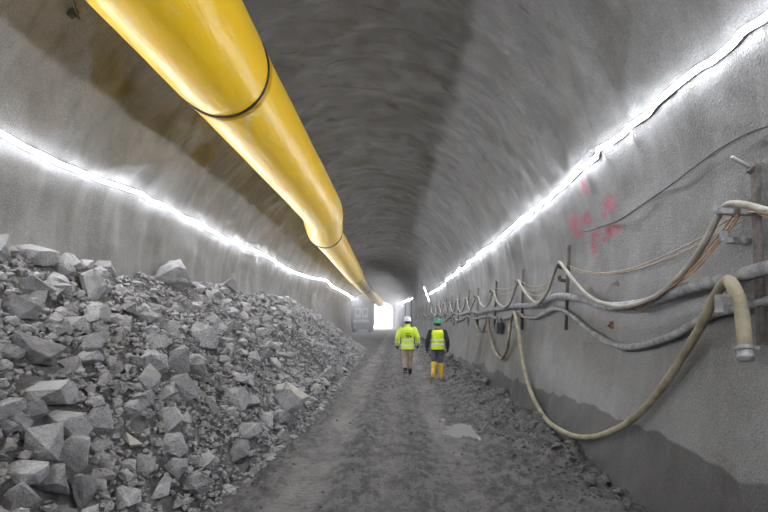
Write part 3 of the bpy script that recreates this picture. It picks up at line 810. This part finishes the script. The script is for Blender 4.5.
# brackets
def bracket(top, bot, arms, lab, rod=None, wid=.05):
    a, b = W(*top, .05), W(*bot, .05)
    t = empty('hose_bracket', b); tag(t, lab, 'bracket', 'hose brackets along the wall')
    R = lambda v: Vector(v) - b
    bm = bmesh.new(); add_bar(bm, R(a), R(b), wid, .02, (1, 0, 0), .004); add_bar(bm, R(a) + Vector((.012, 0, 0)), R(b) + Vector((.012, 0, 0)), .012, .05, (1, 0, 0)); bm_obj('post', bm, M['steel'], t)
    for (px, py, ln) in arms:
        q = W(px, py, .03); q2 = q + Vector((-ln, -.02, .01))
        bm = bmesh.new(); add_bar(bm, R(q), R(q2), .05, .045, (0, 0, 1), .006); add_bar(bm, R(q2) + Vector((0, 0, -.005)), R(q2) + Vector((0, 0, .065)), .05, .016); bm_obj('arm', bm, M['galv'] if rod else M['steel'], t)
    if rod:
        p0, p1 = W(rod[0], rod[1], .03), W(rod[0], rod[1], .03) + Vector((-.19, -.03, .085))
        tube('rod', [R(p0), R(p1)], .014, M['galv'], t, 8, spline=False)
        bm = bmesh.new(); c_ = R(p0); dd = (p1 - p0).normalized(); add_tube(bm, [c_ + dd * .02, c_ + dd * .06], .035, 6); bm_obj('nut', bm, M['steel'], t)
        bm = bmesh.new(); q = W(757, 296, .04)
        add_bar(bm, R(q), R(q) + Vector((-.26, 0, 0)), .05, .02); add_bar(bm, R(q) + Vector((-.26, 0, .01)), R(q) + Vector((-.26, 0, -.11)), .05, .02)
        bm_obj('hose_cradle', bm, M['galv'], t)
    return t
bracket((755, 166), (761, 345), [(752, 213, .26), (750, 242, .2)], 'rusty steel wall bracket with a protruding rod, largest and nearer the camera than all others', (756, 171, 741, 163), .07)
bracket((568.5, 245), (565, 330), [(567, 281, .12), (567, 268, .13)], 'dark bracket post beyond the red paint marks, second of the row')
bracket((523, 269), (521, 330), [(522, 284, .12)], 'dark bracket post above the second beige hose loop, third of the row')
bracket((496, 281), (494, 328), [(495, 293, .12)], 'dark bracket post above the junction box, fourth of the row')
bracket((478, 288), (477, 325), [(478, 298, .12)], 'slim dark bracket post just beyond the junction box, fifth of the row')
nth = ['sixth', 'seventh', 'eighth', 'ninth', 'tenth', 'eleventh', 'twelfth', 'thirteenth', 'fourteenth', 'fifteenth', 'sixteenth', 'seventeenth', 'eighteenth']
for j, y in enumerate(tops):
    a, b = wall_pt(1, y, 2.75, .05), wall_pt(1, y, 1.55, .05)
    t = empty('hose_bracket', b); tag(t, f'small dark bracket post far along the wall, {nth[min(j, 12)]} of the row' + (', deep in the haze' if j > 12 else ''), 'bracket', 'hose brackets along the wall')
    bm = bmesh.new(); add_bar(bm, a - b, Vector(), .05, .03, (1, 0, 0)); bm_obj('post', bm, M['steel'], t)
    bm = bmesh.new(); q = wall_pt(1, y, 2.42, .04); add_bar(bm, q - b, q - b + Vector((-.15, 0, .01)), .05, .045); bm_obj('arm', bm, M['steel'], t)
# small hose tails hanging under the far hoses
for j, (px, py) in enumerate([(466, 318), (452, 319)]):
    q = W(px, py, .1)
    tag(tube('hose_tail', [q, q + Vector((0, -.35, -.28)), q + Vector((-.02, -.75, -.12)), q + Vector((0, -1.2, .1))], .022, M['hose_grey'], None, 8),
        ['short grey hose tail looped under the thick hose near the green helmet', 'short grey hose tail looped further along than its twin'][j], 'hose')
# junction box
q = W(499, 328, .12); jb = empty('junction_box', q); tag(jb, 'dark electrical junction box hanging below the slim hose', 'junction box')
bm = bmesh.new(); add_bar(bm, (0, -.13, 0), (0, .13, 0), .14, .26, (0, 0, 1), .015); bm_obj('housing', bm, M['boxdark'], jb)
bm = bmesh.new(); add_bar(bm, (-.08, -.11, -.02), (-.08, .11, -.02), .02, .16, (0, 0, 1), .006); bm_obj('cover', bm, M['steel'], jb)
tube('lead', [(-.02, 0, .12), (-.03, .03, .2), (-.02, .08, .26)], .012, M['cable_dark'], jb, 8)
bm = bmesh.new(); add_bar(bm, (.05, 0, .11), (.05, 0, .24), .03, .02); bm_obj('strap', bm, M['steel'], jb)
# rock bolt
q = W(612, 325, .0); rb = empty('rock_bolt', q); tag(rb, 'small rusty rock bolt in the wall under the thick hose', 'bolt')
bm = bmesh.new(); add_bar(bm, (.03, 0, 0), (-.015, 0, 0), .09, .09, (0, 0, 1), .006); bm_obj('plate', bm, simple('rust', (.16, .075, .05), .85), rb)
tube('shank', [(0, 0, 0), (-.055, -.015, -.008)], .013, M['steel'], rb, 8, spline=False)
q = W(484, 269, .0)

# dark uprights on the far bend
for j, (y, lab) in enumerate([(46, 'tall dark upright at the far bend, closest of its three'), (54, 'tall dark upright at the far bend, middle of its three'), (63, 'tall dark upright at the far bend, last before the mouth')]):
    a, b = wall_pt(1, y, 3.6, .3), wall_pt(1, y, 0.05, .3); b.x = a.x
    t = empty('steel_upright', b); tag(t, lab, 'post', 'dark uprights at the bend')
    bm = bmesh.new(); add_bar(bm, a - b, Vector((0, 0, -.1)), .35, .12, (1, 0, 0), .01); bm_obj('post', bm, M['boxdark'], t)
    bm = bmesh.new(); add_bar(bm, Vector((0, 0, 0)), Vector((0, 0, .03)), .5, .3, (1, 0, 0)); bm_obj('foot', bm, M['steel'], t)

# ------------------------------------------------------------------ machine at the far end
mY = 56.0
mc = empty('mining_machine', (-4.38, mY, ground(-4.38, mY))); tag(mc, 'bulky dark mining vehicle parked at the wall near the tunnel mouth', 'vehicle')
M['mach'] = simple('dull_machine_paint', (.045, .045, .048), .6, .25, 2)
M['mach_pale'] = simple('pale_machine_paint', (.42, .42, .43), .5, .2, 2)
def slab_profile(w, z0, z1, r, y0, y1, mat, name):
    bm = bmesh.new(); pts = []
    for cx_, cz_, a0 in ((w / 2 - r, z1 - r, 0), (-w / 2 + r, z1 - r, 90), (-w / 2 + r * .5, z0 + r * .5, 180), (w / 2 - r * .5, z0 + r * .5, 270)):
        rr = r if a0 < 180 else r * .5
        for k in range(7):
            a = math.radians(a0 + 15 * k); pts.append((cx_ + rr * math.cos(a), cz_ + rr * math.sin(a)))
    A_ = [bm.verts.new((px, y0, pz_)) for px, pz_ in pts]; B_ = [bm.verts.new((px, y1, pz_)) for px, pz_ in pts]
    for k in range(len(pts)): bm.faces.new((A_[k], A_[(k + 1) % len(pts)], B_[(k + 1) % len(pts)], B_[k]))
    f1 = bm.faces.new(A_); bm.faces.new(B_)
    bmesh.ops.inset_region(bm, faces=[f1], thickness=.12, depth=-.05)
    return bm_obj(name, bm, mat, mc)
slab_profile(2.45, .55, 4.3, .75, 0, 5.5, M['mach'], 'body')
slab_profile(2.35, .35, .95, .2, -.35, .4, M['boxdark'], 'bumper')
for sx in (-.42, .42):
    w = empty('tmp', (0, 0, 0)); bpy.data.objects.remove(w)
    bm = bmesh.new(); add_bar(bm, (sx - .34, -.02, 2.25), (sx + .34, -.02, 2.25), .08, 1.15, (0, 0, 1), .03); fr = bm_obj('cab_window', bm, M['mach_pale'], mc)
    bm = bmesh.new(); add_bar(bm, (sx - .22, -.07, 2.38), (sx + .22, -.07, 2.38), .03, .6, (0, 0, 1), .01); bm_obj('pane', bm, simple('dark_glass', (.05, .055, .06), .15, .05), fr)
bm = bmesh.new(); add_bar(bm, (-.9, -.02, 1.35), (.9, -.02, 1.35), .06, .35, (0, 0, 1), .02); bm_obj('grille', bm, M['mach_pale'], mc)
for sx in (-.95, .95):
    for yy_ in (.9, 4.3):
        bm = bmesh.new(); add_tube(bm, [(sx - .22, yy_, .6), (sx - .18, yy_, .6), (sx + .18, yy_, .6), (sx + .22, yy_, .6)], [.5, .6, .6, .5], 28)
        wh = bm_obj('wheel', bm, M['black'], mc)
    bm = bmesh.new(); add_tube(bm, [(sx * .8, -.4, .72), (sx * .8, -.34, .72)], .1, 14); bm_obj('lamp', bm, M['mach_pale'], mc)
bm = bmesh.new(); add_tube(bm, catmull([(-1.0, -.05, 4.2), (-.6, -.12, 4.5), (-.1, -.1, 4.42), (.3, -.12, 4.62), (.7, -.05, 4.25)], .06), .05, 8); bm_obj('top_hose', bm, M['hose_pale'], mc, True)

# ------------------------------------------------------------------ people
M['skin'] = simple('skin', (.42, .25, .18), .55, .08, 20, .05)
M['hair'] = simple('dark_hair', (.03, .022, .018), .7, .2, 40)
def hivis(name, c):
    n = NT(name); f = n.noise(7, n.scale(n.pos(), (1, 1, .6)), 4); g = n.noise(18)
    return n.fin(n.mix(n.step(f, .35, .7), tuple(x_ * .86 for x_ in c), c), .7, n.bump(f, .7, .05))
M['hv_jacket'] = hivis('hi_vis_jacket', (.66, .86, .06)); M['hv_vest'] = hivis('hi_vis_vest', (.72, .90, .02))
M['refl'] = simple('reflective_tape', (.66, .70, .66), .35, .08)
M['trouser'] = simple('beige_trousers', (.36, .29, .235), .85, .15, 9, .5, .01)
M['jeans'] = simple('blue_grey_jeans', (.085, .10, .13), .85, .2, 9, .5, .01)
M['dark_cloth'] = simple('dark_sleeves', (.022, .026, .028), .85, .2, 9, .5, .01)
M['boot_black'] = simple('black_boots', (.018, .017, .016), .55, .2)
M['boot_yellow'] = simple('yellow_rubber_boots', (.68, .42, .03), .45, .12)
M['helm_white'] = simple('white_helmet', (.78, .78, .78), .35, .04)
M['helm_green'] = simple('green_helmet', (.03, .26, .13), .35, .08)

def person(loc, H, pose, kit, lab):
    k = H / 1.75
    t = empty('person', loc, pose.get('rz', 0)); t.scale = (k * 1.05, k * 1.05, k); tag(t, lab, 'person')
    hip, knee, ank, toe = pose['hip'], pose['knee'], pose['ank'], pose['toe']
    sho, elb, wri, fin = pose['sho'], pose['elb'], pose['wri'], pose['fin']
    hy = pose.get('head', (0, .03, 0)); 
    # --- body: one continuous surface
    bm = bmesh.new()
    add_loft(bm, [(0, 0, .86, .15, .10), (0, 0, .95, .165, .115), (0, 0, 1.08, .14, .10), (0, .01, 1.22, .155, .11), (0, .01, 1.34, .165, .11), (0, .01, 1.42, .15, .09), (0, .015, 1.47, .08, .065), (0, .02, 1.52, .06, .06), (hy[0] * .5, .03, 1.58, .057, .06)])
    hc = Vector((hy[0], .035, 1.645))
    add_ball(bm, hc, .1, (.78, .95, 1.15)); add_ball(bm, hc + Vector((0, .045, -.05)), .065, (.85, .8, .9))
    hr = Matrix.Rotation(pose.get('turn', 0), 3, 'Z')
    add_ball(bm, hc + hr @ Vector((0, .103, -.018)), .016, (.8, 1.2, 1.3), 2)                # nose
    for s in (-1, 1): add_ball(bm, hc + hr @ Vector((s * .08, .0, -.012)), .026, (.35, .7, 1.1), 2)   # ears
    add_ball(bm, hc + hr @ Vector((0, .087, -.058)), .02, (1.3, .6, .4), 2)                   # lips
    for i in (0, 1):
        add_tube(bm, [hip[i], knee[i], ank[i]], [.088, .056, .042], 14)
        m1 = Vector(hip[i]).lerp(Vector(knee[i]), .5); add_ball(bm, m1, .078, (1, 1, 1.6), 2)
        m2 = Vector(knee[i]).lerp(Vector(ank[i]), .33) + Vector((0, -.015, 0)); add_ball(bm, m2, .056, (1, 1, 1.7), 2)
        add_tube(bm, [Vector(ank[i]) + Vector((0, -.045, -.02)), Vector(ank[i]).lerp(Vector(toe[i]), .5), toe[i]], [.04, .04, .032], 12)
        add_ball(bm, sho[i], .062, (1, 1, 1), 2)
        add_tube(bm, [sho[i], elb[i], wri[i]], [.055, .042, .03], 12)
        w_, f_ = Vector(wri[i]), Vector(fin[i]); d = (f_ - w_).normalized(); side = Vector((0, 1, 0)); side = (side - d * side.dot(d)).normalized(); out = d.cross(side)
        inn = out if (out.x > 0) == (i == 0) else -out
        add_tube(bm, [w_, w_ + d * .045, w_ + d * .09], [.03, .037, .036], 10)
        for q, (o2, ln) in enumerate(((.03, .074), (.010, .085), (-.010, .078), (-.029, .06))):
            b0 = w_ + d * .075 + side * o2
            add_tube(bm, [b0, b0 + d * ln * .5 + inn * .006, b0 + d * ln * .8 + inn * .02, b0 + d * ln * .95 + inn * .036], [.0105, .0098, .009, .007], 8)
        b0 = w_ + d * .03 + side * .03
        add_tube(bm, [b0, b0 + d * .03 + side * .028 + inn * .01, b0 + d * .062 + side * .034 + inn * .02], [.013, .0115, .009], 8)
    body = fused('body', bm, .0065, M['skin'], t, 2)
    body.data.materials.append(M['dark_cloth'])
    if kit['gloves']:
        mids = [0] * len(body.data.polygons)
        for p in body.data.polygons:
            c_ = p.center
            for i in (0, 1):
                if (c_ - Vector(wri[i])).dot(Vector(fin[i]) - Vector(wri[i])) > -.0005 and (c_ - Vector(wri[i])).length < .2: mids[p.index] = 1
        body.data.polygons.foreach_set('material_index', mids)
    # hair
    bm = bmesh.new(); add_ball(bm, hc + Vector((0, -.018, .012)), .1, (.85, .92, 1.0)); bm_obj('hair', bm, M['hair'], t, True)
    # --- upper clothing
    hem = kit['hem']
    def torso(g, z0, flare):
        return [(0, 0, z0, .175 + g + flare, .125 + g + flare * .6), (0, 0, z0 + .1, .172 + g + flare * .7, .125 + g), (0, .0, 1.08, .162 + g, .118 + g), (0, .01, 1.22, .172 + g, .124 + g), (0, .01, 1.34, .185 + g, .122 + g), (0, .01, 1.41, .17 + g, .105 + g), (0, .015, 1.465, .10 + g, .078 + g * .6), (0, .02, 1.50, .07 + g * .4, .068 + g * .4)]
    def sleeves(bm, g):
        for i in (0, 1):
            add_ball(bm, sho[i], .075 + g, (1, 1, .95), 2)
            e, w_ = Vector(elb[i]), Vector(wri[i])
            add_tube(bm, [sho[i], Vector(sho[i]).lerp(e, .6), e, e.lerp(w_, .5), w_], [.073 + g, .066 + g, .06 + g, .055 + g, .046 + g], 14)
    bm = bmesh.new(); add_loft(bm, torso(kit['g'], hem, kit['flare'])); sleeves(bm, kit['g'] * .8); 
    if kit['collar']: add_loft(bm, [(0, .02, 1.46, .085, .085), (0, .02, 1.56, .078, .08)])
    jk = fused('jacket', bm, .011, M[kit['jacket']], t, 3)
    def shell(name, g, z0, z1, mat, par, fl, base_hem, n=6):
        R_ = torso(g, base_hem, fl); bm = bmesh.new(); rings = []
        for z in np.linspace(z0, z1, n):
            q = next((a, b) for a, b in zip(R_, R_[1:]) if b[2] >= z - 1e-6 and a[2] <= z + 1e-6); f = (z - q[0][2]) / (q[1][2] - q[0][2])
            v = [q[0][j] + (q[1][j] - q[0][j]) * f for j in range(5)]
            rings.append([bm.verts.new((v[0] + v[3] * math.cos(2 * math.pi * m_ / 28), v[1] + v[4] * math.sin(2 * math.pi * m_ / 28), z)) for m_ in range(28)])
        for A_, B_ in zip(rings, rings[1:]):
            for m_ in range(28): bm.faces.new((A_[m_], A_[(m_ + 1) % 28], B_[(m_ + 1) % 28], B_[m_]))
        o = bm_obj(name, bm, M[mat], par, True); sd = o.modifiers.new('t', 'SOLIDIFY'); sd.thickness = .006; sd.offset = 1; return o
    if kit.get('vest'):
        bm = bmesh.new(); add_loft(bm, torso(kit['g'] + .016, hem + .03, kit['flare'])[:-1])
        vs_ = fused('vest', bm, .011, M[kit['vest']], t, 2)
        for z in kit['bands']: shell('reflective_band', kit['g'] + .018, z, z + .05, 'refl', vs_, kit['flare'], hem + .03)
    else:
        for z in kit['bands']: shell('reflective_band', kit['g'] + .003, z, z + .05, 'refl', jk, kit['flare'], hem)
        for i in (0, 1):
            e, w_ = Vector(elb[i]), Vector(wri[i]); a = e.lerp(w_, .45); b = e.lerp(w_, .68)
            tube('sleeve_band', [a, b], .062 + kit['g'] * .8, M['refl'], jk, 14, spline=False)
        yb = -(.124 + kit['g'] + .004)
        bm = bmesh.new()
        for (x0, z0, w2, h2) in ((-.07, 1.27, .15, .018), (-.075, 1.22, .035, .03), (-.02, 1.205, .06, .045), (.055, 1.19, .05, .06), (-.06, 1.17, .05, .02), (.0, 1.15, .045, .02)):
            add_bar(bm, (x0, yb + .006, z0), (x0 + w2, yb + .006, z0), .012, h2, (0, 0, 1))
        bm_obj('back_print', bm, M['dark_cloth'], jk)
    # --- trousers
    bm = bmesh.new(); add_loft(bm, [(0, 0, .82, .165, .12), (0, 0, .92, .178, .128), (0, 0, 1.0, .165, .12)])
    for i in (0, 1):
        h_, k_, a_ = Vector(hip[i]), Vector(knee[i]), Vector(ank[i])
        add_tube(bm, [h_ + Vector((0, 0, .04)), h_.lerp(k_, .5), k_, k_.lerp(a_, .5), k_.lerp(a_, kit['leg'])], [x_ * kit['lw'] for x_ in (.108, .096, .078, .07, .066)], 16)
    fused('trousers', bm, .010, M[kit['trouser']], t, 3)
    # --- boots
    for i in (0, 1):
        k_, a_, t_ = Vector(knee[i]), Vector(ank[i]), Vector(toe[i])
        d = (k_ - a_).normalized(); bm = bmesh.new(); hgt = kit['shaft']
        add_tube(bm, [a_ - d * .03, a_ + d * hgt * .5, a_ + d * hgt], [*((.062, .072, .086) if hgt > .2 else (.058, .064, .06))], 16)
        heel = a_ + (a_ - t_).normalized() * .05; heel.z = a_.z - .035 + (0 if abs(a_.z - .09) < .03 else .0)
        fd_ = (t_ - heel)
        add_tube(bm, [heel - d * .01, heel.lerp(t_, .5), t_, t_ + fd_.normalized() * .03], [.048, .05, .047, .03], 14)
        fused('boot', bm, .008, M[kit['boot']], t, 3)
    # --- helmet
    bm = bmesh.new(); n_ = 28; rings = []
    prof_ = [(1.22, .0, 1), (1.12, .0, 1), (1.10, .012, 1), (1.08, .05, 0), (1.0, .085, 0), (.84, .118, 0), (.58, .142, 0), (.28, .154, 0)]
    Rh = Matrix.Rotation(pose.get('turn', 0), 3, 'Z')
    c0 = hc + Vector((0, 0, .018))
    for (q, z, br) in prof_:
        ring = []
        for m_ in range(n_):
            a = 2 * math.pi * m_ / n_; peak = 1 + (.26 * max(0, math.sin(a)) ** 3 if br and q > 1.15 else 0)
            ring.append(bm.verts.new(c0 + Rh @ Vector((.098 * q * math.cos(a), .118 * q * math.sin(a) * peak, z))))
        rings.append(ring)
    for A_, B_ in zip(rings, rings[1:]):
        for m_ in range(n_): bm.faces.new((A_[m_], A_[(m_ + 1) % n_], B_[(m_ + 1) % n_], B_[m_]))
    bm.faces.new(rings[-1]); hm = bm_obj('helmet', bm, M[kit['helmet']], t, True)
    sd = hm.modifiers.new('t', 'SOLIDIFY'); sd.thickness = .004
    bm = bmesh.new(); add_bar(bm, c0 + Rh @ Vector((0, -.09, .13)), c0 + Rh @ Vector((0, .09, .13)), .02, .03, (0, 0, 1), .006); bm_obj('ridge', bm, M[kit['helmet']], hm)
    if kit.get('muffs'):
        for s in (-1, 1):
            bm = bmesh.new(); q = hc + Rh @ Vector((s * .098, 0, .0)); add_ball(bm, q, .042, (.6, .9, 1.15), 2); bm_obj('ear_defender', bm, M['black'], hm, True)
    return t
p1 = dict(hip=[(-.085, 0, .90), (.085, 0, .90)], knee=[(-.08, .03, .50), (.075, .07, .50)], ank=[(-.075, -.10, .125), (.075, .03, .09)], toe=[(-.08, .03, .035), (.085, .17, .035)],
          sho=[(-.2, .01, 1.40), (.2, .01, 1.40)], elb=[(-.30, -.04, 1.14), (.30, -.03, 1.14)], wri=[(-.305, .05, .90), (.31, .06, .91)], fin=[(-.30, .08, .74), (.305, .09, .75)], turn=0.0, rz=.05)
p2 = dict(hip=[(-.085, 0, .90), (.085, 0, .90)], knee=[(-.10, .02, .50), (.09, .05, .49)], ank=[(-.135, -.16, .15), (.10, .05, .09)], toe=[(-.16, -.04, .04), (.115, .18, .035)],
          sho=[(-.2, .01, 1.40), (.2, .01, 1.40)], elb=[(-.285, -.03, 1.13), (.285, -.03, 1.13)], wri=[(-.30, .04, .90), (.295, .04, .90)], fin=[(-.30, .07, .74), (.295, .07, .74)], turn=.55, rz=-.03)
x1, y1 = .27, 15.1; x2, y2 = 1.13, 14.1
person((x1, y1, ground(x1, y1)), 1.75, p1, dict(gloves=True, hem=.78, g=.022, flare=.015, collar=True, jacket='hv_jacket', bands=[.88, 1.06], trouser='trouser', leg=.82, lw=1.08, boot='boot_black', shaft=.12, helmet='helm_white'),
       'person walking away in yellow-green jacket, beige trousers and white helmet')
person((x2, y2, ground(x2, y2)), 1.70, p2, dict(gloves=True, hem=.84, g=.008, flare=.0, collar=False, jacket='dark_cloth', vest='hv_vest', bands=[1.0, 1.12], trouser='jeans', leg=.42, lw=.96, boot='boot_yellow', shaft=.37, helmet='helm_green', muffs=True),
       'person walking away in yellow vest, dark sleeves, yellow boots and green helmet')

# ------------------------------------------------------------------ haze towards the mouth of the tunnel
HAZE0 = 20.0
bm = bmesh.new()
rings = []
for y in np.linspace(HAZE0, YE - .1, 18):
    ring = []
    for a in np.linspace(-.25, math.pi + .25, 24): ring.append(bm.verts.new((off(y) + UC + 3.2 * math.cos(a), y, ZC + 3.2 * math.sin(a))))
    ring += [bm.verts.new((off(y) + UC - 2.7, y, .1)), bm.verts.new((off(y) + UC + 2.7, y, .1))]
    rings.append(ring)
for A_, B_ in zip(rings, rings[1:]):
    k_ = len(A_)
    for m_ in range(k_): bm.faces.new((A_[m_], A_[(m_ + 1) % k_], B_[(m_ + 1) % k_], B_[m_]))
bm.faces.new(rings[0]); bm.faces.new(rings[-1])
n = NT('dust_haze'); n.t.nodes.remove(n.b)
vol = n.t.nodes.new('ShaderNodeVolumeScatter'); vol.inputs['Density'].default_value = .024; vol.inputs['Anisotropy'].default_value = .55
vol.inputs['Color'].default_value = (.97, .97, 1, 1)
n.put(vol.inputs['Density'], n.step(n.xyz(n.pos())[1], 28, 76, .004, .085))
n.t.links.new(vol.outputs[0], n.out.inputs['Volume'])
tag(bm_obj('dust_haze', bm, n.m), 'bright dusty haze filling the tunnel near its mouth', 'haze', kind='stuff')

# ------------------------------------------------------------------ daylight outside, camera, view
w = bpy.data.worlds.new('sky'); sc.world = w; w.use_nodes = True
bg = w.node_tree.nodes['Background']; bg.inputs['Color'].default_value = (.93, .96, 1, 1); bg.inputs['Strength'].default_value = 22.0
cam = bpy.data.cameras.new('camera'); co = bpy.data.objects.new('camera', cam); COL.objects.link(co)
co.location = (0, 0, CH); co.rotation_euler = (math.pi / 2, 0, 0)
cam.sensor_width = 36; cam.lens = F * 36 / 768
cam.shift_x = -(VX - 384) / 768; cam.shift_y = (VY - 256) / 768
cam.clip_start = .05; cam.clip_end = 400
sc.camera = co
vs = sc.view_settings; vs.view_transform = 'Standard'; vs.look = 'None'; vs.gamma = 1; vs.use_curve_mapping = False; vs.exposure = 0.12
cy = sc.cycles; cy.max_bounces = 10; cy.diffuse_bounces = 6; cy.volume_bounces = 1; cy.glossy_bounces = 3
cy.use_denoising = True; cy.caustics_reflective = False; cy.caustics_refractive = False
cy.sample_clamp_indirect = 6
